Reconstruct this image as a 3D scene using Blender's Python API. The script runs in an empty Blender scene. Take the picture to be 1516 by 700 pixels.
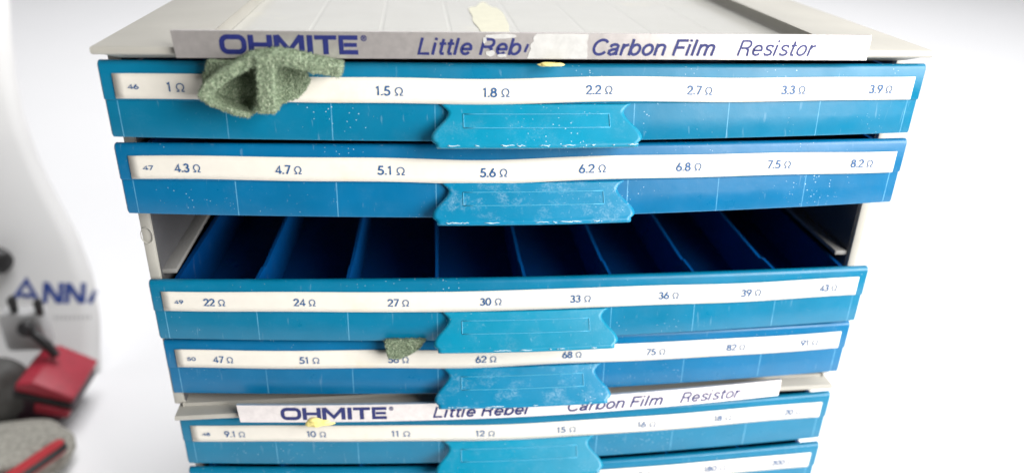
import bpy, bmesh, math, random
from mathutils import Vector, Matrix, noise
random.seed(7)
PI = math.pi
S = bpy.context.scene
COL = S.collection

# ------------------------------------------------------------------ camera
cam_d = bpy.data.cameras.new('camera')
cam = bpy.data.objects.new('camera', cam_d)
COL.objects.link(cam)
CAM = Vector((-0.0370, -0.2428, 0.3444))
cam.matrix_world = (Matrix.Translation(CAM) @ Matrix.Rotation(math.radians(-7.444), 4, 'Z')
                    @ Matrix.Rotation(math.radians(64.582), 4, 'X') @ Matrix.Rotation(math.radians(1.863), 4, 'Z'))
cam_d.sensor_width = 36.0
cam_d.lens = 36.0 * 1145.0 / 1516.0
cam_d.clip_start = 0.01
cam_d.clip_end = 60.0
cam_d.dof.use_dof = True
cam_d.dof.focus_distance = 0.255
cam_d.dof.aperture_fstop = 6.5
S.camera = cam

# ------------------------------------------------------------------ world and lamps
W = bpy.data.worlds.new('World')
S.world = W
W.use_nodes = True
W.node_tree.nodes['Background'].inputs['Color'].default_value = (1.0, 0.99, 0.98, 1)
W.node_tree.nodes['Background'].inputs['Strength'].default_value = 0.10

def area(name, loc, target, size, power, color):
    d = bpy.data.lights.new(name, 'AREA')
    d.shape = 'RECTANGLE'; d.size = size; d.size_y = size; d.energy = power; d.color = color
    o = bpy.data.objects.new(name, d); COL.objects.link(o)
    o.location = loc
    o.rotation_euler = (Vector(target) - Vector(loc)).to_track_quat('-Z', 'Y').to_euler()
    return o
area('window_lamp', (0.46, -0.42, 0.46), (0.0, 0.0, 0.24), 0.52, 12.8, (1.0, 0.985, 0.96))
area('ceiling_lamp', (0.5, 1.0, 2.4), (0.4, 1.0, 0.0), 2.2, 88.0, (0.99, 0.99, 1.0))

S.view_settings.view_transform = 'Standard'
S.view_settings.look = 'None'
S.view_settings.exposure = 0.0
S.view_settings.gamma = 1.0
S.render.engine = 'CYCLES'
S.cycles.use_denoising = True
S.cycles.max_bounces = 8

# ------------------------------------------------------------------ materials
def nt(name):
    m = bpy.data.materials.new(name); m.use_nodes = True
    return m, m.node_tree, m.node_tree.nodes['Principled BSDF']
def N(t, typ, **kw):
    n = t.nodes.new(typ)
    for k, v in kw.items(): setattr(n, k, v)
    return n
def L(t, a, b): t.links.new(a, b)
def val(t, op, a, b=None, c=None):
    n = N(t, 'ShaderNodeMath', operation=op)
    for i, v in enumerate((a, b, c)):
        if v is None: continue
        if isinstance(v, (int, float)): n.inputs[i].default_value = v
        else: L(t, v, n.inputs[i])
    return n.outputs[0]
def ramp(t, src, a, b):
    n = N(t, 'ShaderNodeMapRange'); n.inputs[1].default_value = a; n.inputs[2].default_value = b
    L(t, src, n.inputs[0]); return n.outputs[0]
def mixc(t, fac, a, b):
    n = N(t, 'ShaderNodeMix', data_type='RGBA')
    if isinstance(fac, (int, float)): n.inputs[0].default_value = fac
    else: L(t, fac, n.inputs[0])
    for i, v in ((6, a), (7, b)):
        if isinstance(v, tuple): n.inputs[i].default_value = v if len(v) == 4 else v + (1,)
        else: L(t, v, n.inputs[i])
    return n.outputs[2]
def coord(t): return N(t, 'ShaderNodeTexCoord').outputs['Object']
def noi(t, co, scale, detail=4, rough=.55):
    n = N(t, 'ShaderNodeTexNoise'); n.inputs['Scale'].default_value = scale
    n.inputs['Detail'].default_value = detail; n.inputs['Roughness'].default_value = rough
    L(t, co, n.inputs['Vector']); return n.outputs[0]
def scaled(t, co, s):
    n = N(t, 'ShaderNodeMapping'); n.inputs['Scale'].default_value = s
    L(t, co, n.inputs['Vector']); return n.outputs[0]
def bump(t, b, h, strength, dist):
    n = N(t, 'ShaderNodeBump'); n.inputs['Strength'].default_value = strength; n.inputs['Distance'].default_value = dist
    L(t, h, n.inputs['Height']); L(t, n.outputs[0], b.inputs['Normal'])

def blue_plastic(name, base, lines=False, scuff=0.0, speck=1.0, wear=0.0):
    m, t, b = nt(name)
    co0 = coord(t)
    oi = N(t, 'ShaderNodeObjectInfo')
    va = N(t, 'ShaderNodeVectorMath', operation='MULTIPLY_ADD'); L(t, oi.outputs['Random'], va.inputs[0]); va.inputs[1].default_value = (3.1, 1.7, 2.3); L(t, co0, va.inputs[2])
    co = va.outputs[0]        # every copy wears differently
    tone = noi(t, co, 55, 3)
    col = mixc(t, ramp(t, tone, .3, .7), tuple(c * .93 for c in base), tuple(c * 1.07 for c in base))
    if lines:
        sp = N(t, 'ShaderNodeSeparateXYZ'); L(t, co0, sp.inputs[0])
        fx = val(t, 'ABSOLUTE', val(t, 'SUBTRACT', val(t, 'FRACT', val(t, 'ADD', val(t, 'DIVIDE', sp.outputs[0], .0317), 20.5)), .5))
        ln = val(t, 'LESS_THAN', fx, .0050)
        lo = val(t, 'LESS_THAN', sp.outputs[2], .0116)
        br = ramp(t, noi(t, co, 260, 2), .35, .6)
        col = mixc(t, val(t, 'MULTIPLY', val(t, 'MULTIPLY', ln, lo), val(t, 'MULTIPLY_ADD', br, .30, .30)), col, (.16, .42, .62))
    # frosty scuffing
    if scuff > 0:
        s = noi(t, scaled(t, co, (1, 1, 1.6)), 120, 6, .7)
        col = mixc(t, val(t, 'MULTIPLY', val(t, 'MULTIPLY', ramp(t, s, .50, .74), ramp(t, noi(t, co, 1500, 3, .7), .38, .62)), scuff), col, (.42, .60, .72))
    # dust specks gathered in patches
    v = N(t, 'ShaderNodeTexVoronoi', feature='F1'); v.inputs['Scale'].default_value = 1100; L(t, co, v.inputs['Vector'])
    patch = ramp(t, noi(t, co, 38, 3), .42, .68)
    thr = val(t, 'MULTIPLY', patch, .20 * speck)
    vc = N(t, 'ShaderNodeSeparateColor'); L(t, v.outputs['Color'], vc.inputs[0])
    keep = val(t, 'GREATER_THAN', vc.outputs[0], .70)
    dots = val(t, 'MULTIPLY', val(t, 'LESS_THAN', v.outputs['Distance'], thr), keep)
    col = mixc(t, val(t, 'MULTIPLY', dots, .75), col, (.62, .72, .78))
    # hairline scratches
    sc = noi(t, scaled(t, co, (1.0, 1.0, .12)), 700, 2)
    col = mixc(t, val(t, 'MULTIPLY', ramp(t, sc, .68, .74), .10), col, (.5, .65, .75))
    L(t, col, b.inputs['Base Color'])
    L(t, ramp(t, noi(t, co, 90, 4), -.4, 2.2), b.inputs['Roughness'])
    b.inputs['Specular IOR Level'].default_value = .36
    bump(t, b, noi(t, co, 160, 3), .12, .0006)
    return m

def plain(name, col, rough=.5, var=.06, nscale=120, metallic=0.0, bmp=.15, bd=.0003, stain=None):
    m, t, b = nt(name)
    co = coord(t); n = noi(t, co, nscale, 5)
    c = mixc(t, ramp(t, n, .3, .7), tuple(x * (1 - var) for x in col), tuple(min(1, x * (1 + var)) for x in col))
    if stain:
        s = noi(t, co, stain[1], 5, .65)
        c = mixc(t, val(t, 'MULTIPLY', ramp(t, s, stain[2], stain[3]), stain[4]), c, stain[0])
    L(t, c, b.inputs['Base Color'])
    b.inputs['Roughness'].default_value = rough
    b.inputs['Metallic'].default_value = metallic
    if bmp: bump(t, b, n, bmp, bd)
    return m

TEAL = (.000, .150, .275)
ROYAL = (.000, .126, .282)
M = {}
M['teal_front'] = blue_plastic('teal_blue_front', TEAL, lines=True, scuff=.03)
M['royal_front'] = blue_plastic('royal_blue_front', ROYAL, lines=True, scuff=.03)
M['teal'] = blue_plastic('teal_blue_plastic', TEAL, speck=.4)
M['royal'] = blue_plastic('royal_blue_plastic', ROYAL, speck=.4)
M['tray'] = blue_plastic('shaded_blue_plastic', (.0, .050, .20), speck=.3)  # cavity shade put into the base colour, darker than the fronts
M['divider'] = blue_plastic('divider_blue_plastic', (.0, .085, .31), speck=.2)
M['teal_handle'] = blue_plastic('teal_blue_handle', (.000, .215, .350), scuff=.12)
M['royal_handle'] = blue_plastic('royal_blue_handle', (.000, .19, .35), scuff=.50)
M['rib'] = plain('pale_blue_rib', (.06, .33, .50), .35)
M['worn'] = plain('worn_white_blue', (.55, .70, .78), .5, .2, 900)
M['paper'] = plain('label_paper', (.72, .685, .615), .55, .02, 300, stain=((.72, .62, .40), 45, .60, .75, .35))
M['ink'] = plain('blue_ink', (.012, .085, .24), .45, .15, 1500)
M['grey'] = plain('grey_cabinet_plastic', (.375, .362, .325), .45, .04, 60, stain=((.34, .31, .26), 70, .66, .78, .5))
M['grey_dark'] = plain('grey_inner_plastic', (.40, .39, .36), .5, .05, 60)
M['slot_shade'] = plain('dark_grey_slot_shade', (.08, .08, .085), .45, .08, 60)  # shade inside the slots put into the colour, darker than the cabinet grey
M['rail'] = plain('grey_rail', (.22, .215, .205), .45, .05, 60)
M['top_panel'] = plain('milky_panel', (.47, .465, .43), .16, .03, 30, stain=((.60, .57, .45), 24, .58, .75, .4))
M['residue'] = plain('yellow_residue', (.54, .525, .41), .5, .05, 200)
M['foil'] = plain('brushed_foil', (.78, .73, .71), .30, .08, 400, metallic=.78, bmp=.10, bd=.0002, stain=((.80, .78, .76), 900, .64, .72, .7))
M['foil_edge'] = plain('foil_edge', (.62, .59, .56), .4, .05, 300, metallic=.6)
M['navy'] = plain('navy_print', (.012, .018, .125), .45, .12, 900)
M['torn'] = plain('torn_backing', (.47, .465, .45), .6, .08, 500)
M['backdrop'] = plain('white_sheet', (.83, .83, .84), .8, .01, 3, bmp=0)

# ------------------------------------------------------------------ helpers
def link(o, parent=None):
    COL.objects.link(o)
    if parent: o.parent = parent
    return o
def obj(name, bm, m, parent=None, smooth=False, angle=None):
    me = bpy.data.meshes.new(name)
    bmesh.ops.recalc_face_normals(bm, faces=bm.faces)
    bm.to_mesh(me); bm.free()
    for mm in (m if isinstance(m, (list, tuple)) else [m]): me.materials.append(mm)
    if smooth:
        for p in me.polygons: p.use_smooth = True
        if angle: me.set_sharp_from_angle(angle=math.radians(angle))
    return link(bpy.data.objects.new(name, me), parent)
def empty(name, loc, label, cat, group=None, rz=0.0):
    o = bpy.data.objects.new(name, None); o.empty_display_size = .01
    COL.objects.link(o); o.location = loc; o.rotation_euler = (0, 0, rz)
    tag(o, label, cat, group); return o
def tag(o, label=None, cat=None, group=None, kind=None):
    if label: o['label'] = label
    if cat: o['category'] = cat
    if group: o['group'] = group
    if kind: o['kind'] = kind
    return o
def box(bm, x0, x1, y0, y1, z0, z1, bev=0.0, seg=2):
    r = bmesh.ops.create_cube(bm, size=1)
    for v in r['verts']:
        v.co = ((x0 + x1) / 2 + v.co.x * (x1 - x0), (y0 + y1) / 2 + v.co.y * (y1 - y0), (z0 + z1) / 2 + v.co.z * (z1 - z0))
    if bev:
        es = list({e for v in r['verts'] for e in v.link_edges})
        bmesh.ops.bevel(bm, geom=es, offset=bev, segments=seg, affect='EDGES', profile=.5)
def boxobj(name, dims, m, parent, bev=.0005):
    bm = bmesh.new(); box(bm, *dims, bev=bev); return obj(name, bm, m, parent, True, 40)
def grid(bm, rows):
    vs = [[bm.verts.new(p) for p in r] for r in rows]
    for a, b in zip(vs, vs[1:]):
        for i in range(len(a) - 1): bm.faces.new((a[i], a[i + 1], b[i + 1], b[i]))
    return vs
def tube(bm, pts, rad, n=10):
    rings = []
    for i, p in enumerate(pts):
        p = Vector(p); r = rad[i] if isinstance(rad, (list, tuple)) else rad
        d = (Vector(pts[min(i + 1, len(pts) - 1)]) - Vector(pts[max(i - 1, 0)])).normalized()
        a = d.orthogonal().normalized() if abs(d.z) > .9 else d.cross(Vector((0, 0, 1))).normalized()
        b = d.cross(a).normalized()
        rings.append([bm.verts.new(p + (a * math.cos(2 * PI * k / n) + b * math.sin(2 * PI * k / n)) * r) for k in range(n)])
    for A, B in zip(rings, rings[1:]):
        for k in range(n): bm.faces.new((A[k], A[(k + 1) % n], B[(k + 1) % n], B[k]))
    bm.faces.new(rings[0]); bm.faces.new(list(reversed(rings[-1])))
def prism(bm, pts, y0, y1):
    """closed outline in x,z pushed from y0 to y1"""
    a = [bm.verts.new((x, y0, z)) for x, z in pts]; b = [bm.verts.new((x, y1, z)) for x, z in pts]
    bm.faces.new(a); bm.faces.new(list(reversed(b)))
    for i in range(len(pts)):
        j = (i + 1) % len(pts); bm.faces.new((a[j], a[i], b[i], b[j]))

# ------------------------------------------------------------------ lettering: strokes -> flat ribbons
def arc(cx, cy, rx, ry, a0, a1, n=12):
    return [(cx + rx * math.cos(math.radians(a0 + (a1 - a0) * i / n)), cy + ry * math.sin(math.radians(a0 + (a1 - a0) * i / n))) for i in range(n + 1)]
GL = {   # cap height 1; (advance, strokes [(points, closed, weight)])
 '0': (.74, [(arc(.31, .5, .27, .46, 0, 360, 20)[:-1], True, 1)]),
 '1': (.46, [([(.04, .80), (.22, .95), (.22, 0)], False, 1)]),
 '2': (.68, [(arc(.29, .69, .25, .26, 175, -30, 10) + [(.04, .05), (.58, .05)], False, 1)]),
 '3': (.66, [(arc(.26, .73, .21, .21, 165, -75, 10) + arc(.26, .27, .25, .23, 78, -165, 10), False, 1)]),
 '4': (.74, [([(.48, 0), (.48, .92), (.06, .25), (.68, .25)], False, 1)]),
 '5': (.68, [([(.54, .95), (.20, .95), (.12, .56)] + arc(.27, .31, .27, .27, 110, -155, 12), False, 1)]),
 '6': (.70, [(arc(.31, .30, .26, .26, 0, 360, 16)[:-1], True, 1), ([(.09, .42), (.40, 1.0)], False, 1)]),
 '7': (.64, [([(.03, .95), (.55, .95), (.18, 0)], False, 1)]),
 '8': (.68, [(arc(.29, .74, .20, .20, 0, 360, 14)[:-1], True, 1), (arc(.29, .28, .25, .24, 0, 360, 16)[:-1], True, 1)]),
 '9': (.70, [(arc(.31, .70, .26, .26, 0, 360, 16)[:-1], True, 1), ([(.53, .58), (.22, 0)], False, 1)]),
 '.': (.30, [([(.10, .0), (.10, .15)], False, 1.15)]),
 ' ': (.34, []),
 'o': (.92, [([(.02, .03), (.26, .03)] + [(.26, .12)] + arc(.41, .50, .33, .37, 245, -65, 18) + [(.56, .12), (.56, .03), (.80, .03)], False, .62)]),
}
def stroke(bm, pts, w, closed, fn, lay):
    n = len(pts); Lf = []; Rt = []
    for i in range(n):
        p = Vector(pts[i])
        a = Vector(pts[(i - 1) % n]) if (closed or i > 0) else None
        b = Vector(pts[(i + 1) % n]) if (closed or i < n - 1) else None
        d1 = (p - a).normalized() if a else (b - p).normalized()
        d2 = (b - p).normalized() if b else d1
        n1 = Vector((-d1.y, d1.x)); n2 = Vector((-d2.y, d2.x))
        mm = (n1 + n2)
        mm = mm.normalized() if mm.length > 1e-6 else n1
        k = w / 2 / max(.72, mm.dot(n1))
        Lf.append(p + mm * k); Rt.append(p - mm * k)
    lv = [bm.verts.new(fn(q.x, q.y, lay)) for q in Lf]; rv = [bm.verts.new(fn(q.x, q.y, lay)) for q in Rt]
    for i in range(n if closed else n - 1):
        j = (i + 1) % n
        bm.faces.new((lv[i], lv[j], rv[j], rv[i]))
def write(bm, txt, x0, x1, zb, cap, fn, weight=.135, slant=0.0):
    adv = [GL[c][0] for c in txt]
    tot = sum(adv) - .06
    sx = (x1 - x0) / tot; cx = 0
    for c, a in zip(txt, adv):
        for k, (pts, cl, wt) in enumerate(GL[c][1]):
            asp = sx / cap
            q = [((cx + p[0]) * asp + p[1] * slant, p[1]) for p in pts]
            stroke(bm, q, weight * wt, cl, lambda u, v, ly: fn(x0 + u * cap, zb + v * cap, ly), k)
        cx += a

# ------------------------------------------------------------------ setting
def build_backdrop():
    bm = bmesh.new()
    prof = [(-.275, -.9), (-.275, -.02), (-.269, -.006), (-.255, 0), (0, 0), (1, 0), (2.6, 0)] + [(2.6 + .8 * math.sin(a), .8 - .8 * math.cos(a)) for a in [i * PI / 16 for i in range(1, 9)]] + [(3.4, 3.0)]
    grid(bm, [[(x, y, z) for x in (-5, -2.5, 0, 2.5, 5)] for y, z in prof])
    o = obj('ground', bm, M['backdrop'], None, True)
    tag(o, 'white seamless sheet under and behind the cabinet', 'ground', kind='structure')
build_backdrop()

# ------------------------------------------------------------------ cabinets
HW = .1305          # half width
PITCH = .0257; DH = .0236
GT = {   # upright grotesque skeletons, cap height 1; sheared when drawn: (advance, strokes)
 'L': (.70, [([(.08, 1), (.08, .07), (.60, .07)], 0)]),
 'i': (.30, [([(.08, 0), (.08, .72)], 0), ([(.08, .86), (.08, 1)], 0)]),
 't': (.40, [([(.15, .93), (.15, .17), (.20, .07), (.33, .07)], 0), ([(.0, .66), (.33, .66)], 0)]),
 'l': (.30, [([(.08, 0), (.08, 1)], 0)]),
 'e': (.66, [([(.09, .35), (.52, .35)] + arc(.30, .36, .23, .30, 12, 320, 16), 0)]),
 'R': (.80, [([(.08, 0), (.08, .93), (.42, .93)] + arc(.42, .71, .20, .22, 80, -80, 8) + [(.42, .49), (.15, .49)], 0), ([(.42, .47), (.56, .38), (.60, .10), (.64, 0)], 0)]),
 'b': (.68, [([(.08, 0), (.08, 1)], 0), (arc(.33, .36, .23, .30, 0, 360, 18)[:-1], 1)]),
 'C': (.84, [(arc(.43, .50, .36, .44, 38, 322, 22), 0)]),
 'a': (.66, [([(.10, .50), (.13, .62), (.24, .67), (.38, .66), (.47, .58), (.47, .14), (.51, .02)], 0), ([(.46, .40), (.22, .36), (.09, .28), (.09, .14), (.20, .06), (.34, .09), (.46, .20)], 0)]),
 'r': (.44, [([(.08, 0), (.08, .72)], 0), ([(.10, .46), (.17, .60), (.36, .66)], 0)]),
 'o': (.68, [(arc(.31, .36, .24, .30, 0, 360, 20)[:-1], 1)]),
 'n': (.66, [([(.08, 0), (.08, .72)], 0), ([(.10, .50)] + arc(.30, .48, .20, .18, 150, 0, 8) + [(.50, 0)], 0)]),
 'F': (.70, [([(.08, 0), (.08, .93), (.62, .93)], 0), ([(.12, .50), (.54, .50)], 0)]),
 'm': (1.0, [([(.08, 0), (.08, .72)], 0), ([(.10, .50)] + arc(.28, .50, .18, .16, 150, 0, 8) + [(.46, 0)], 0), ([(.48, .50)] + arc(.65, .50, .18, .16, 150, 0, 8) + [(.83, 0)], 0)]),
 's': (.60, [([(.48, .52), (.42, .64), (.28, .67), (.14, .62), (.11, .51), (.18, .41), (.38, .34), (.48, .24), (.46, .12), (.32, .06), (.16, .08), (.08, .20)], 0)]),
 ' ': (.34, []),
}
def helv(txt, x0, x1, z0, cap, shear, weight, fn, bmt):
    """slanted grotesque lettering drawn from its own strokes"""
    tot = sum(GT[c][0] for c in txt) - .08 + shear
    asp = (x1 - x0) / tot / cap; cx = 0; k = 0
    for c in txt:
        for pts, cl in GT[c][1]:
            q = [((cx + p[0] + p[1] * shear) * asp, p[1]) for p in pts]
            stroke(bmt, q, weight, cl, lambda u, v, ly: fn(x0 + u * cap, z0 + v * cap, ly), k % 3); k += 1
        cx += GT[c][0]

def rrect(x0, x1, z0, z1, r, n=5):
    out = []
    for cx, cz, a in ((x1 - r, z1 - r, 0), (x0 + r, z1 - r, 90), (x0 + r, z0 + r, 180), (x1 - r, z0 + r, 270)):
        out += arc(cx, cz, r, r, a, a + 90, n)
    return out
def wide_caps(bm, x0, z0, s, fn):
    """wide square capitals; x0,z0 lower left in metres, s = scale (1 = 5.5 mm tall)"""
    H = .0055; T = .00155; h = T / 2; E = .00125
    def st(p, w, cl, ly):
        stroke(bm, [(x0 + x * s, z0 + z * s) for x, z in p], w * s, cl, fn, ly)
    st(rrect(h, .0077 - h, E / 2, H - E / 2, .0016), 0.00142, True, 0)                # O
    o = .0081; st([(o + h, 0), (o + h, H)], T, False, 0); st([(o + .0068 - h, 0), (o + .0068 - h, H)], T, False, 0); st([(o + T, H / 2), (o + .0068 - T, H / 2)], E, False, 0)
    o = .0153; st([(o + h, 0), (o + h, H)], T, False, 0); st([(o + .0086 - h, 0), (o + .0086 - h, H)], T, False, 0); st([(o + .0009, H - .0002), (o + .0043, .0011), (o + .0077, H - .0002)], .0014, False, 1)
    o = .0247; st([(o + h, 0), (o + h, H)], T * 1.05, False, 0)
    o = .0268; st([(o, H - E / 2), (o + .0063, H - E / 2)], E, False, 0); st([(o + .00315, 0), (o + .00315, H - E)], T, False, 0)
    o = .0336; st([(o + .0056, H - E / 2), (o + h, H - E / 2), (o + h, E / 2), (o + .0056, E / 2)], E * 1.05, False, 0); st([(o + T, H / 2), (o + .0053, H / 2)], E * .9, False, 0)
    st(rrect(.0402, .0417, H - .0015, H, .00074, 4), .00022, True, 0)               # registered mark
    st([(.0407, H - .0012), (.0407, H - .0003), (.0412, H - .0004), (.0412, H - .0007), (.0408, H - .00075), (.0413, H - .0012)], .0002, False, 0)

def build_cabinet(loc, nslots, base_h, label, torn, shift, sbow):
    root = empty('parts_cabinet', loc, label, 'cabinet', None)
    # local: origin at base centre under the front edge of the walls
    zt = base_h + nslots * PITCH + .0080        # top of the lid frame
    d1 = zt - .0052                             # top edge of the first drawer front
    D = .20
    wb = zt - .0050
    for s in (-1, 1):
        x0, x1 = (-HW - .0005, -HW + .0030) if s < 0 else (HW - .0030, HW + .0005)
        boxobj('side_wall', (x0, x1, .0068, D, 0, wb), M['grey'], root, .0006)
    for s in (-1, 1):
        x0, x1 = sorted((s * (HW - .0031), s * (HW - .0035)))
        boxobj('slot_shade_sheet', (x0, x1, .0082, D - .0032, base_h - .0005, wb - .0003), M['slot_shade'], root, 0)  # thin dark sheets added over the walls to deepen the slot shade
    boxobj('back_wall', (-HW + .003, HW - .003, D - .003, D - .0005, .0002, wb), M['slot_shade'], root, .0003)
    boxobj('base_plate', (-HW + .003, HW - .003, .0060, D - .003, .0004, base_h - .0009), M['grey'], root, .0006)
    for i in range(nslots):
        zb = d1 - (i + 1) * PITCH
        for s in (-1, 1):
            x0, x1 = (-HW + .003, -HW + .0082) if s < 0 else (HW - .0082, HW - .003)
            boxobj('rail', (x0, x1, .0085, D - .004, zb - .0002, zb + .0016), M['rail'], root, .0004)
    # lid frame: lip all round a sunken panel
    bm = bmesh.new()
    fr = -.0086 - .0; O = [(-HW + .001, fr), (HW - .001, fr), (HW - .001, D + .002), (-HW + .001, D + .002)]
    I = [(-.1012, .0165), (.1012, .0165), (.1012, D - .022), (-.1012, D - .022)]
    def ring(pts, z, ins=0):
        cx = 0; cy = (fr + D) / 2
        return [bm.verts.new((x - math.copysign(ins, x - cx), y - math.copysign(ins, y - cy), z)) for x, y in pts]
    rings = [ring(O, zt - .0024, .0016), ring(O, zt - .0024, .0004), ring(O, zt - .0019, 0), ring(O, zt - .0007, 0), ring(O, zt - .0002, .0002), ring(O, zt, .0007),
             ring(I, zt, -.0006), ring(I, zt - .0005, -.0001), ring(I, zt - .0034, .0001), ring(I, zt - .0042, .0006), ring(I, zt - .0046, .0002), ring(O, zt - .0046, .006)]
    for A, B in zip(rings, rings[1:] + rings[:1]):
        for k in range(4): bm.faces.new((A[k], A[(k + 1) % 4], B[(k + 1) % 4], B[k]))
    obj('lid_frame', bm, M['grey'], root, True, 35)
    # sunken panel with shallow seams running front to back
    bm = bmesh.new()
    seam = [-.0985 + .0246 * k for k in range(9)]
    xs = [-.1018]
    for q in seam[1:-1]: xs += [q - .0009, q - .0003, q + .0003, q + .0009]
    xs += [.1018]
    prof = [(x, -.00010 if any(abs(x - q) < .0004 for q in seam) else 0) for x in xs]
    grid(bm, [[(x, y, zt - .00435 + dz) for x, dz in prof] for y in (.0160, .06, .11, D - .0215)])
    pn = obj('sunken_panel', bm, M['top_panel'], root, False)
    if torn:
        bm = bmesh.new(); pts = []
        for k in range(40):
            a = 2 * PI * k / 40
            r = 1 + .35 * noise.noise(Vector((math.cos(a) * 1.7, math.sin(a) * 1.7, 3)))
            pts.append((-.0085 + .0068 * r * math.cos(a), .064 + .040 * r * math.sin(a)))
        a = [bm.verts.new((x, y, zt - .00412)) for x, y in pts]; b = [bm.verts.new((x, y, zt - .00434)) for x, y in pts]
        bm.faces.new(a)
        for i in range(40): bm.faces.new((a[i], a[(i + 1) % 40], b[(i + 1) % 40], b[i]))
        obj('adhesive_residue', bm, M['residue'], root)
    # name strip standing against the lip
    def sb(x): return sbow * (1 - min(1, abs(x) / .106) ** 1.8)
    SY = -.0105; sz0 = zt - .0028; sz1 = zt + .0050
    bm = bmesh.new()
    top = []; n = 60
    for i in range(n + 1):
        x = -.1062 + .2118 * i / n
        jag = -.00025 * max(0, noise.noise(Vector((x * 300, 2, shift)))) * (1 if torn and abs(x + .01) < .06 else .3)
        top.append((x, sz1 + jag))
    bot = [(-.1056 + .2112 * i / n, sz0) for i in range(n + 1)]
    V = [[bm.verts.new((x, SY - sb(x) + o, z)) for x, z in q] for q, o in ((bot, 0), (top, 0), (top, .0011), (bot, .0011))]
    for A, B in zip(V, V[1:] + V[:1]):
        for i in range(n): bm.faces.new((A[i], A[i + 1], B[i + 1], B[i]))
    bm.faces.new([q[0] for q in V]); bm.faces.new([q[-1] for q in V])
    st = obj('name_strip', bm, [M['foil']], root)
    bm = bmesh.new()
    box(bm, -.1050, .1050, SY + .0012, fr + .0002, sz0 + .0004, zt - .0004, .0003)
    obj('strip_backing', bm, M['foil_edge'], root)
    bm = bmesh.new()
    fn = lambda x, z, ly: (x, SY - sb(x) - .00010 - .00002 * ly, z)
    b0 = sz0 + .0012
    wide_caps(bm, -.0932 + shift, b0, 1.0, fn)
    obj('wide_lettering', bm, M['navy'], st)
    bm = bmesh.new()
    if torn:
        helv('Little Reb', -.0369, -.0050, b0, .0050, .22, .160, fn, bm)
        stroke(bm, [(-.0046, b0 + .0009), (-.0036, b0 + .0033)], .0007, False, fn, 0)
    else:
        helv('Little Rebel', -.0342, .0031, b0, .0050, .22, .165, fn, bm)
    if torn:
        helv('Carbon Film', .0156, .0557, b0, .0050, .22, .165, fn, bm)
        helv('Resistor', .0620, .0882, b0, .0050, .22, .132, fn, bm)
    else:
        helv('Carbon Film', .0170, .0567, b0, .0050, .22, .150, fn, bm)
        helv('Resistor', .0630, .0888, b0, .0050, .22, .132, fn, bm)
    obj('slanted_lettering', bm, M['navy'], st)
    if torn:
        # foil peeled off: bare backing with a ragged edge
        bm = bmesh.new(); rg = random.Random(3)
        lf = [(-.0038 + .0022 * v + rg.uniform(-.0004, .0004), sz0 + .0002 + .0074 * v) for v in [i / 10 for i in range(11)]]
        rt = [(.0145 + rg.uniform(-.0004, .0004), sz0 + .0002 + .0074 * v) for v in [i / 6 for i in range(7)]]
        pts = lf + list(reversed(rt))
        prism(bm, pts, SY - .00012, SY - .00002)
        for cx, cz, w_, h_ in ((-.0150, .0008, .0016, .0022), (-.0115, .0001, .0018, .0012), (-.0168, .0046, .0007, .0026), (-.0125, .0058, .0060, .0016)):
            q = [(cx + w_ * math.cos(a) * rg.uniform(.6, 1), sz0 + .001 + cz + h_ / 2 * math.sin(a) * rg.uniform(.6, 1)) for a in [k * PI / 5 for k in range(10)]]
            prism(bm, q, SY - .00016, SY - .00002)
        obj('torn_patch', bm, M['torn'], st)
    return root, zt
Z_UP = .1578
upper, ztu = build_cabinet((0, 0, Z_UP), 5, .2952 - Z_UP - 5 * PITCH - .0080,
    'upper grey parts cabinet holding four drawers and one empty slot', True, 0.0, .0)
lower, ztl = build_cabinet((0, .0088, 0), 5, .1574 - 5 * PITCH - .0080,
    'lower grey parts cabinet with intact name strip, under the other cabinet', False, .0027, .0052)
# thin moulded loop on the edge of the left wall
bm = bmesh.new()
tube(bm, [(-.1292 + .0019 * math.cos(a), .0064, .2285 - Z_UP + .0030 * math.sin(a)) for a in [2 * PI * k / 20 for k in range(21)]], .00018, 6)
obj('moulded_loop', bm, M['grey'], upper, True)

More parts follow.
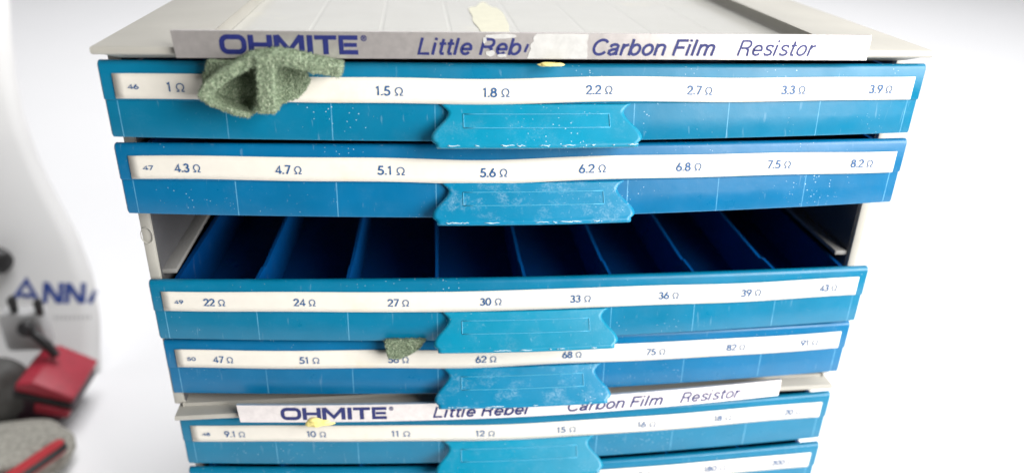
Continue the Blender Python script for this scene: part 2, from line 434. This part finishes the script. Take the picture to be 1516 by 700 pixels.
# ------------------------------------------------------------------ drawers
FW = .1300
def build_drawer(ztop, y0, yaw, bt, bb, kind, num, values, label, dividers, wear, seed, hout):
    """ztop = world height of the front's top edge; bt/bb = how far the top and bottom edges bow out mid-way"""
    root = empty('drawer', (0, y0, ztop - DH), label, 'drawer', 'blue drawers of the parts cabinets', yaw)
    front_m = M[kind + '_front']; hand_m = M[kind + '_handle']
    ledge = DH - .0117
    def bow(x, z):
        s = 1 - min(1, abs(x) / FW) ** 1.6
        k = (DH - z) / DH
        return (bt + (bb - bt) * max(0, min(1.2, k))) * s
    def fy(x, z): return (0 if z > ledge - .0003 else .0007) - bow(x, z)
    # front panel: moulded section carried along the bowed line
    prof = [(.0030, DH - .0012), (.0024, DH - .0002), (.0016, DH), (.0008, DH - .0001), (.0002, DH - .0006), (0, DH - .0014), (0, DH - .0060), (0, ledge + .0003), (.0001, ledge), (.0007, ledge - .0003),
            (.0007, ledge * .6), (.0007, .0006), (.0010, .0), (.0030, .0)]
    bm = bmesh.new(); nx = 84; cols = []
    for i in range(nx + 1):
        x = -FW + 2 * FW * i / nx
        cols.append([(x, y - bow(x, z), z) for y, z in prof])
    for sx, lst in ((-1, 0), (1, -1)):
        e = [(sx * (FW + .0005), min(.0030, y + .0006), .0004 + z * (DH - .0008) / DH) for x, y, z in
             [(0, py, pz) for py, pz in prof]]
        cols.insert(0 if sx < 0 else len(cols), e)
    vs = grid(bm, cols)
    for c in vs:
        pass
    for a, b in zip(vs, vs[1:]): bm.faces.new((a[0], b[0], b[-1], a[-1]))
    bm.faces.new(vs[0]); bm.faces.new(list(reversed(vs[-1])))
    obj('front_panel', bm, front_m, root, True, 38)
    # tray
    bh = DH - .0030; hw = .1243; tp = .9760; DP = .168; th = .0011
    bm = bmesh.new()
    def wallb(xa, xb, ya, yb, z0, z1):
        box(bm, xa, xb, ya, yb, z0, z1)
    wallb(-hw, hw, .0022, DP, .0018, .0030)
    for s in (-1, 1):
        xs = sorted((s * hw, s * (hw - th * 1.4)))
        wallb(xs[0], xs[1], .0020, DP, .0031, bh)
    wallb(-hw + th * 1.4, hw - th * 1.4, DP - .0015, DP, .0031, bh)
    for v in bm.verts:
        v.co.x *= 1 - (1 - tp) * max(0, v.co.y) / DP
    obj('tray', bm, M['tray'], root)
    if dividers:
        for k in range(-3, 4):
            bm = bmesh.new(); x = k * .0317; yb = .0026 - bow(x, DH * .8)
            z2 = bh - .0006
            pr = [(yb, .0031), (DP - .0016, .0031), (DP - .0016, z2), (.016, z2), (.0145, bh + .0004), (yb, bh + .0012)]
            a = [bm.verts.new(((x - th / 2) * (1 - (1 - tp) * max(0, y) / DP), y, z)) for y, z in pr]
            b = [bm.verts.new(((x + th / 2) * (1 - (1 - tp) * max(0, y) / DP), y, z)) for y, z in pr]
            bm.faces.new(a); bm.faces.new(list(reversed(b)))
            for i in range(len(pr)):
                j = (i + 1) % len(pr); bm.faces.new((a[i], a[j], b[j], b[i]))
            obj('divider', bm, M['divider'], root)
    # paper label
    rg = random.Random(seed)
    ph = [rg.uniform(0, 6) for _ in range(4)]
    def wob(x): return .00022 * math.sin(x * 42 + ph[0]) + .00014 * math.sin(x * 95 + ph[1]) - .0006 * math.exp(-((x + .020) / .022) ** 2)
    t0, t1 = .0038, .0114
    lx0, lx1 = -.1266, .1270
    def lab(x, z, ly=0): return (x, fy(x, z) - .00016 - .00010 * (1 + .5 * math.sin(x * 60 + ph[2])) - .00004 - .00003 * ly, z)
    bm = bmesh.new(); rows = []
    for j in range(5):
        r = []
        for i in range(91):
            x = lx0 + (lx1 - lx0) * i / 90
            z = DH - (t0 + (t1 - t0) * j / 4) + wob(x)
            p = lab(x, max(z, ledge + .0002)); p = (p[0], p[1], z); r.append(p)
        rows.append(r)
    front = grid(bm, rows)
    obj('label_strip', bm, M['paper'], root, True)
    lb = [c for c in root.children if c.name.startswith('label_strip')][-1]
    sol = lb.modifiers.new('thickness', 'SOLIDIFY'); sol.thickness = .00012; sol.offset = -1
    fn = lambda x, z, ly: (lambda zz: (lambda p: (x, p[1] - .00018, zz))(lab(x, max(zz, ledge + .0002), ly)))(z + wob(x))
    zb = DH - .0091
    for txt, x0, x1 in values:
        bm = bmesh.new(); write(bm, txt + ' o', x0, x1, zb, .00275, fn, .175)
        obj('printed_value', bm, M['ink'], lb)
    bm = bmesh.new(); write(bm, num, -.1226, -.1194, zb + .0007, .00140, fn, .22)
    obj('printed_number', bm, M['ink'], lb)
    # flared pull
    hx = .0325
    def hw_(v):
        if v < .22: w = .0277 + .0026 * ((.22 - v) / .22) ** 1.6
        else:
            f = min(1, (v - .22) / .66); w = .0277 + .0054 * f * f * (3 - 2 * f)
        return w - .0014 * max(0, (v - .90) / .10) ** 2
    z_top = ledge - .0002; z_bot = .0016
    def hand(u, v):
        x = u * hw_(v); z = z_top + (z_bot - z_top) * v
        out = .0008 + hout * (v ** 1.15)
        return (x, .0007 - bow(x, min(z, DH)) - out, z)
    bm = bmesh.new(); nu, nv = 44, 22
    top = [[hand(-1 + 2 * i / nu, j / nv) for i in range(nu + 1)] for j in range(nv + 1)]
    # rolled lip along the outer edge
    last = top[-1]
    top.append([(x, y - .0006, z - .0005) for x, y, z in last])
    top.append([(x * .997, y - .0007, z - .0013) for x, y, z in last])
    top.append([(x * .985, y - .0001, z - .0019) for x, y, z in last])
    vs = grid(bm, top)
    h = obj('handle', bm, hand_m, root, True)
    sol = h.modifiers.new('thickness', 'SOLIDIFY'); sol.thickness = .0013; sol.offset = 1 if False else -1
    # raised frame on the pull
    bm = bmesh.new()
    def on(x, t, lift=.0):
        v = (z_top - (DH - t)) / (z_top - z_bot); p = Vector(hand(x / hw_(v), v))
        return p + Vector((0, -.7, .7)) * lift
    def rib(pts):
        w = .00016
        for a, b in zip(pts, pts[1:] + pts[:1]):
            n = 12; P = [on(a[0] + (b[0] - a[0]) * i / n, a[1] + (b[1] - a[1]) * i / n, .00006) for i in range(n + 1)]
            tube(bm, P, w, 6)
    rib([(-.0230, .0146), (.0230, .0146), (.0230, .0182), (-.0230, .0182)])
    obj('raised_frame', bm, M['rib'], h, True)
    # rubbed chips along the lip
    bm = bmesh.new()
    for _ in range(wear):
        x = rg.uniform(-.030, .031); ln = abs(rg.gauss(0, .0022)) + .0004
        P = []
        for i in range(6):
            u = max(-1, min(1, (x + ln * i / 5) / .0325)); p = Vector(hand(u, 1.0)); P.append((p.x, p.y - .0008 + rg.uniform(-.0001, .0001), p.z - .0006 + rg.uniform(-.00025, .0002)))
        tube(bm, P, [.00004, .00010, .00010 * rg.uniform(.6, 2.2), .00012, .00010, .00004], 5)
    obj('worn_lip', bm, M['worn'], h, True)
    return root

def vals(txts, xs): return [(t, a, b) for t, (a, b) in zip(txts, xs)]
Z0 = .290
build_drawer(Z0, -.0047, -.0088, .0022, .0070, 'teal', '46',
    vals(['1', '1.2', '1.5', '1.8', '2.2', '2.7', '3.3', '3.9'],
         [(-.1112, -.1060), (-.0825, -.0740), (-.0495, -.0411), (-.0168, -.0084), (.0156, .0242), (.0485, .0570), (.0805, .0888), (.1114, .1197)]),
    'topmost blue drawer, label from 1 to 3.9 ohms', False, 12, 1, 0.0055)
build_drawer(Z0 - PITCH, -.0047, -.0104, .0032, .0082, 'royal', '47',
    vals(['4.3', '4.7', '5.1', '5.6', '6.2', '6.8', '7.5', '8.2'],
         [(-.1129, -.1049), (-.0820, -.0737), (-.0501, -.0413), (-.0174, -.0085), (.0149, .0240), (.0478, .0567), (.0799, .0885), (.1106, .1189)]),
    'blue drawer labelled 4.3 to 8.2 ohms, just above the empty slot', False, 13, 2, 0.005)
build_drawer(Z0 - 3 * PITCH, -.0001, -.0208, .0036, .0070, 'teal', '49',
    vals(['22', '24', '27', '30', '33', '36', '39', '43'],
         [(-.1125, -.1051), (-.0816, -.0740), (-.0490, -.0414), (-.0164, -.0086), (.0161, .0238), (.0490, .0567), (.0807, .0886), (.1117, .1189)]),
    'blue drawer labelled 22 to 43 ohms, its dividers showing under the empty slot', True, 7, 3, 0.007)
build_drawer(Z0 - 4 * PITCH, .0025, -.0212, .0046, .0066, 'royal', '50',
    vals(['47', '51', '56', '62', '68', '75', '82', '91'],
         [(-.1133, -.1060), (-.0823, -.0748), (-.0500, -.0422), (-.0176, -.0097), (.0151, .0226), (.0476, .0554), (.0799, .0875), (.1105, .1180)]),
    'blue drawer labelled 47 to 91 ohms with a scuffed pull, lowest in upper cabinet', False, 9, 4, 0.0082)
build_drawer(.1522, .0037, -.0220, .0062, .0066, 'teal', '48',
    vals(['9.1', '10', '11', '12', '15', '16', '18', '20'],
         [(-.1140, -.1060), (-.0825, -.0750), (-.0500, -.0425), (-.0172, -.0095), (.0150, .0228), (.0478, .0556), (.0800, .0877), (.1108, .1183)]),
    'blue drawer labelled 9.1 to 20 ohms, first one under the lower name strip', False, 9, 5, 0.0085)
build_drawer(.1522 - PITCH, .0030, -.0235, .0064, .0068, 'teal', '51',
    vals(['100', '110', '120', '130', '150', '160', '180', '200'],
         [(-.1150, -.1050), (-.0835, -.0735), (-.0510, -.0410), (-.0185, -.0085), (.0140, .0240), (.0468, .0566), (.0790, .0888), (.1095, .1193)]),
    'bottommost blue drawer, only its top edge and 200 ohm end in view', True, 10, 6, 0.0085)

# ------------------------------------------------------------------ foam scraps
m, t, b = nt('green_foam')
co = coord(t)
n1 = noi(t, co, 1300, 4, .75); n2 = noi(t, co, 2600, 2)
c = mixc(t, ramp(t, n1, .40, .60), (.15, .20, .13), (.29, .355, .24))
c = mixc(t, ramp(t, n2, .58, .66), c, (.46, .50, .38))
L(t, c, b.inputs['Base Color']); b.inputs['Roughness'].default_value = .95
b.inputs['Specular IOR Level'].default_value = .1
bump(t, b, n2, .9, .0006)
M['foam'] = m
def foam_mesh(name, build, voxel, amp, fibres, seed):
    bm = bmesh.new(); build(bm)
    bmesh.ops.recalc_face_normals(bm, faces=bm.faces)
    me = bpy.data.meshes.new(name); bm.to_mesh(me); bm.free()
    o = bpy.data.objects.new(name, me); COL.objects.link(o)
    r = o.modifiers.new('r', 'REMESH'); r.mode = 'VOXEL'; r.voxel_size = voxel
    s = o.modifiers.new('s', 'SMOOTH'); s.iterations = 3
    dg = bpy.context.evaluated_depsgraph_get(); dg.update()
    me2 = bpy.data.meshes.new_from_object(o.evaluated_get(dg))
    bpy.data.objects.remove(o); bpy.data.meshes.remove(me)
    bm = bmesh.new(); bm.from_mesh(me2); bpy.data.meshes.remove(me2)
    bm.normal_update()
    rg = random.Random(seed)
    for v in bm.verts:
        p = v.co
        d = amp * (noise.noise(p * 900) + .8 * noise.noise(p * 2100)) + amp * 1.2 * noise.noise(p * 260)
        v.co = p + v.normal * d
    fs = [f for f in bm.faces]
    for _ in range(fibres):                      # torn cell walls standing off the surface
        f = rg.choice(fs); p = f.calc_center_median(); nn = f.normal
        d = (nn + Vector((rg.uniform(-1, 1), rg.uniform(-1, 1), rg.uniform(-1, 1))) * .9).normalized()
        a = d.orthogonal().normalized() * .00010; ln = rg.uniform(.0003, .0009)
        q = d.cross(a)
        vs = [bm.verts.new(p + a), bm.verts.new(p - a * .5 + q * .8), bm.verts.new(p - a * .5 - q * .8), bm.verts.new(p + d * ln)]
        for i, j, k in ((0, 1, 3), (1, 2, 3), (2, 0, 3)): bm.faces.new((vs[i], vs[j], vs[k]))
    return obj(name, bm, M['foam'])
def band(bm, pts, w, y0, y1):
    """ribbon-edged wall: pts (x,z) front line, thickness w, front at y0, back at y1 (back shifted down along the sight line)"""
    n = len(pts); Lf = []; Rt = []
    ws = w if isinstance(w, list) else [w] * n
    for i in range(n):
        p = Vector(pts[i]); a = Vector(pts[max(0, i - 1)]); c = Vector(pts[min(n - 1, i + 1)])
        d = (c - a).normalized(); nn = Vector((-d.y, d.x))
        Lf.append(p + nn * ws[i] / 2); Rt.append(p - nn * ws[i] / 2)
    for i in range(n - 1):
        q = [Lf[i], Lf[i + 1], Rt[i + 1], Rt[i]]
        ext = 0.15
        c0 = sum((Vector(k) for k in q), Vector((0, 0))) / 4
        q = [c0 + (k - c0) * (1 + ext) for k in q]
        prism(bm, [(k.x, k.y) for k in q], y0, y1)
def foam_big(bm):
    back = [(-.0972, .2918), (-.0850, .2916), (-.0705, .2900), (-.0688, .2850), (-.0725, .2805), (-.0785, .2785), (-.0868, .2755), (-.0932, .2768), (-.0990, .2822), (-.0995, .2862)]
    prism(bm, [(x * 1.0, z) for x, z in back], -.0105, -.0070)
    band(bm, [(-.0806, .2936), (-.0838, .2931), (-.0878, .2911), (-.0923, .2885), (-.0960, .2855), (-.0979, .2830)], [.0026, .0026, .0026, .0026, .0026, .0024], -.0195, -.0080)
    band(bm, [(-.0975, .2832), (-.0952, .2808), (-.0902, .2787), (-.0856, .2776)], [.0022, .0015, .0014, .0014], -.0185, -.0080)
    band(bm, [(-.0789, .2942), (-.0796, .2895), (-.0799, .2835), (-.0800, .2790)], [.0046, .0042, .0042, .0044], -.0205, -.0080)
    band(bm, [(-.0808, .2933), (-.0768, .2942), (-.0723, .2936), (-.0664, .2920), (-.0591, .2906)], [.0030, .0030, .0028, .0028, .0028], -.0205, -.0110)
o = foam_mesh('foam_scrap', foam_big, .00042, .00024, 11000, 11)
tag(o, 'large crumpled green foam scrap stuck over the 1.2 ohm spot of the topmost drawer', 'foam', 'green foam scraps')
def foam_small(bm):
    prism(bm, [(-.0508, .1905), (-.0360, .1905), (-.0385, .1866), (-.0420, .1843), (-.0462, .1826), (-.0496, .1832)], -.0060, -.0038)
o = foam_mesh('foam_scrap', foam_small, .00042, .00020, 2200, 12)
tag(o, 'small wedge of green foam hanging above the 56 ohm label', 'foam', 'green foam scraps')

# ------------------------------------------------------------------ yellow crumbs
def crumb(loc, sx, sy, sz, label, seed):
    bm = bmesh.new(); bmesh.ops.create_icosphere(bm, subdivisions=4, radius=1)
    for v in bm.verts:
        d = 1 + .38 * noise.noise(v.co * 1.6 + Vector((seed, 0, 0))) + .14 * noise.noise(v.co * 5 + Vector((seed, 4, 0)))
        v.co = Vector((v.co.x * sx * d, v.co.y * sy * d, v.co.z * sz * d))
    o = obj('glue_crumb', bm, M['crumb'], None, True); o.location = loc
    tag(o, label, 'crumb', 'yellow glue crumbs')
M['crumb'] = plain('yellow_foam_crumb', (.80, .68, .24), .8, .08, 500, bmp=.6, bd=.0006)
crumb((-.0770, -.0030, .1545), .0058, .0020, .0022, 'yellow crumb hanging under the lower name strip above the 10 ohm label', 3.0)
crumb((.0036, -.0112, .2910), .0040, .0012, .0006, 'thin yellow crumb under the torn part of the upper name strip', 9.0)

# ------------------------------------------------------------------ things at the left edge, well behind the focus
def lean(x, z, off=0.0): return (x, .245 + .60 * z - off, z)
def build_poster():
    root = empty('printed_sheet', (-.38, .27, 0), 'large white printed sheet with blue letters standing at the far left, curved right edge', 'sheet')
    M['poster'] = plain('poster_paper', (.88, .875, .865), .6, .01, 20, bmp=0)
    edge = [(.0, -.2745), (.033, -.2748), (.0584, -.2795), (.0861, -.2907), (.1098, -.3051), (.1357, -.3197), (.166, -.3321), (.192, -.3384), (.2185, -.342), (.2625, -.346)]
    def ex(z):
        for (a, p), (b, q) in zip(edge, edge[1:]):
            if z <= b: return p + (q - p) * (z - a) / (b - a)
        return edge[-1][1]
    bm = bmesh.new(); rows = []
    for j in range(31):
        z = .262 * j / 30; e = ex(z); r = []
        for i in range(25):
            u = i / 24; x = -.56 + (e + .56) * u
            curl = .016 * max(0, (u - .80) / .20) ** 2
            p = lean(x, z); r.append((p[0] + .38, p[1] + curl - .27, p[2]))
        rows.append(r)
    grid(bm, rows)
    sh = obj('paper', bm, M['poster'], root, True)
    s = sh.modifiers.new('thickness', 'SOLIDIFY'); s.thickness = .0012; s.offset = 1
    M['poster_ink'] = plain('poster_blue_ink', (.035, .075, .32), .5, .08, 300)
    bm = bmesh.new()
    def fn(u, v, ly):
        # baseline falls to the right
        x = -.3284 + u; z = .0548 - .20 * u + v
        uu = (x + .56) / (ex(z) + .56); curl = .016 * max(0, (uu - .80) / .20) ** 2
        p = lean(x, z); return (p[0] + .38, p[1] + curl - .27 - .0012 - .0004 * (ly + 1), p[2])
    Hh = .0125; w = .0032
    st = lambda p, ly=0, ww=w: stroke(bm, p, ww, False, fn, ly)
    st([(0, 0), (.0078, Hh), (.0160, 0)]); st([(.0042, .0036), (.0118, .0036)], 1, .0024)
    for o in (.0200, .0334):
        st([(o, 0), (o, Hh)]); st([(o + .0095, 0), (o + .0095, Hh)]); st([(o + .0008, Hh - .0008), (o + .0087, .0008)], 1)
    st([(.0470, 0), (.0505, .0075)], 0)
    obj('blue_lettering', bm, M['poster_ink'], sh)
    bm = bmesh.new()
    M['poster_grey'] = plain('poster_grey_ink', (.52, .52, .52), .6)
    for k in range(9):
        u = .026 + k * .0026; st2 = [(u, -.0085), (u + .0012, -.0085)]
        stroke(bm, st2, .0022, False, fn, 0)
    obj('grey_rule', bm, M['poster_grey'], sh)
build_poster()

M['dark'] = plain('dark_grey_rubber', (.055, .053, .050), .6, .2, 160, bmp=.5, bd=.001)
M['black'] = plain('black_plastic', (.018, .017, .018), .45, .1, 200)
M['maroon'] = plain('dark_maroon_plastic', (.035, .012, .022), .45, .15, 120)
M['red'] = plain('red_plastic', (.36, .020, .040), .4, .1, 150)
M['pale'] = plain('pale_grey_metal', (.50, .50, .50), .4, .05, 150)
M['knit'] = plain('grey_marl_knit', (.30, .29, .255), .95, .35, 420, bmp=.9, bd=.001)
M['red_trim'] = plain('red_binding', (.42, .020, .030), .7, .1, 300)

def blob(bm, c, r, seed, amp=.12, sub=4, sq=1.0):
    s = bmesh.ops.create_icosphere(bm, subdivisions=sub, radius=1)
    for v in s['verts']:
        p = v.co.copy()
        if sq != 1: p = Vector([math.copysign(abs(k) ** sq, k) for k in p])
        d = 1 + amp * noise.noise(v.co * 1.8 + Vector((seed, 0, 0)))
        v.co = (c[0] + p.x * r[0] * d, c[1] + p.y * r[1] * d, c[2] + p.z * r[2] * d)
def build_tool():
    T = (-.30, .215, 0)
    root = empty('power_tool', T, 'blurred red and black tool with a dark grey body behind the glove', 'tool')
    P = lambda x, y, z: (x - T[0], y - T[1], z - T[2])
    # red and black housing: wedge block with a shoulder
    def block(name, pts, y0, y1, m, bev):
        bm = bmesh.new(); prism(bm, [(x - T[0], z) for x, z in pts], y0 - T[1], y1 - T[1])
        bmesh.ops.bevel(bm, geom=list(bm.edges), offset=bev, segments=3, affect='EDGES', profile=.5)
        return obj(name, bm, m, root, True, 50)
    block('lower_housing', [(-.3060, .0008), (-.2830, .0008), (-.2655, .0150), (-.2645, .0225), (-.3010, .0345)], .196, .236, M['maroon'], .0020)
    block('upper_housing', [(-.2975, .0340), (-.2650, .0222), (-.2625, .0262), (-.2850, .0400), (-.2960, .0390)], .194, .238, M['red'], .0016)
    block('black_rib', [(-.2985, .0292), (-.2662, .0182), (-.2650, .0216), (-.2980, .0332)], .1935, .1990, M['black'], .0008)
    block('red_rib', [(-.2890, .0175), (-.2690, .0115), (-.2668, .0168), (-.2870, .0240)], .1925, .1985, M['red'], .0012)
    bm = bmesh.new(); blob(bm, P(-.3180, .206, .0250), (.0250, .020, .0260), 2, .18)
    obj('motor_cover', bm, M['dark'], root, True)
    bm = bmesh.new(); box(bm, *(lambda a, b: (a[0], b[0], a[1], b[1], a[2], b[2]))(P(-.318, .232, .038), P(-.290, .246, .0680)), bev=.004)
    obj('pale_bracket', bm, M['pale'], root, True, 40)
    bm = bmesh.new(); tube(bm, [P(-.2975, .228, .0590), P(-.2910, .224, .0560), P(-.2850, .222, .0500), P(-.2800, .220, .0420)], [.0028, .0030, .0032, .0028], 12)
    lv = obj('lever', bm, M['black'], root, True)
    bm = bmesh.new(); blob(bm, P(-.2975, .226, .0605), (.0055, .0050, .0055), 5, .05)
    obj('ball_knob', bm, M['black'], lv, True)
    for x, z in ((-.3070, .0770), (-.2915, .0742)):
        bm = bmesh.new(); tube(bm, [P(x, .236, z - .009), P(x, .236, z), P(x + .0008, .236, z + .0026)], [.0022, .0030, .0018], 10)
        obj('peg', bm, M['black'], root, True)
build_tool()
# round black knob further up the sheet
bm = bmesh.new(); blob(bm, (0, 0, .0), (.0105, .008, .0100), 4, .06); tube(bm, [(.0, .0, .0), (-.0, .009, -.003)], [.006, .006], 12)
o = obj('black_knob', bm, M['black'], None, True); o.location = (-.3375, .2860, .0815)
tag(o, 'blurred black round knob cut off by the left edge of the photo', 'knob')

def build_glove():
    G = (-.285, .155, 0)
    root = empty('work_glove', G, 'grey knit work glove with red and black cuff lying at the lower left', 'glove')
    bm = bmesh.new()
    blob(bm, (-.012, .008, .0115), (.042, .026, .0105), 6, .16, 4, .8)
    obj('knit_body', bm, M['knit'], root, True)
    # cuff: a flattened tube along the front edge
    A = Vector((-.2840 - G[0], .1265 - G[1], .013)); B = Vector((-.2545 - G[0], .1560 - G[1], .0215))
    ln = (B - A).normalized(); up = Vector((0, -.45, .9)).normalized(); up = (up - ln * up.dot(ln)).normalized(); sd = ln.cross(up)
    def loop(t, s, hh=.0062, tt=.0042):
        c = A.lerp(B, t); return [c + up * hh * s * math.cos(a) + sd * tt * s * math.sin(a) for a in [2 * PI * k / 16 for k in range(16)]]
    def sweep(bm, s, hh, tt, off=Vector((0, 0, 0))):
        rings = [[bm.verts.new(p + off) for p in loop(t, s * q, hh, tt)] for t, q in ((-.6, 1), (0, 1), (.5, 1), (.88, 1), (.95, .9), (.99, .6))]
        for a, b in zip(rings, rings[1:]):
            for k in range(16): bm.faces.new((a[k], a[(k + 1) % 16], b[(k + 1) % 16], b[k]))
        bm.faces.new(rings[0]); bm.faces.new(list(reversed(rings[-1])))
    bm = bmesh.new(); sweep(bm, 1, .0062, .0042); cf = obj('cuff', bm, M['red_trim'], root, True)
    side = -sd if sd.y > 0 else sd
    bm = bmesh.new(); sweep(bm, .95, .0036, .0036, side * .0016 + up * .0012); obj('black_stripe', bm, M['black'], cf, True)
build_glove()
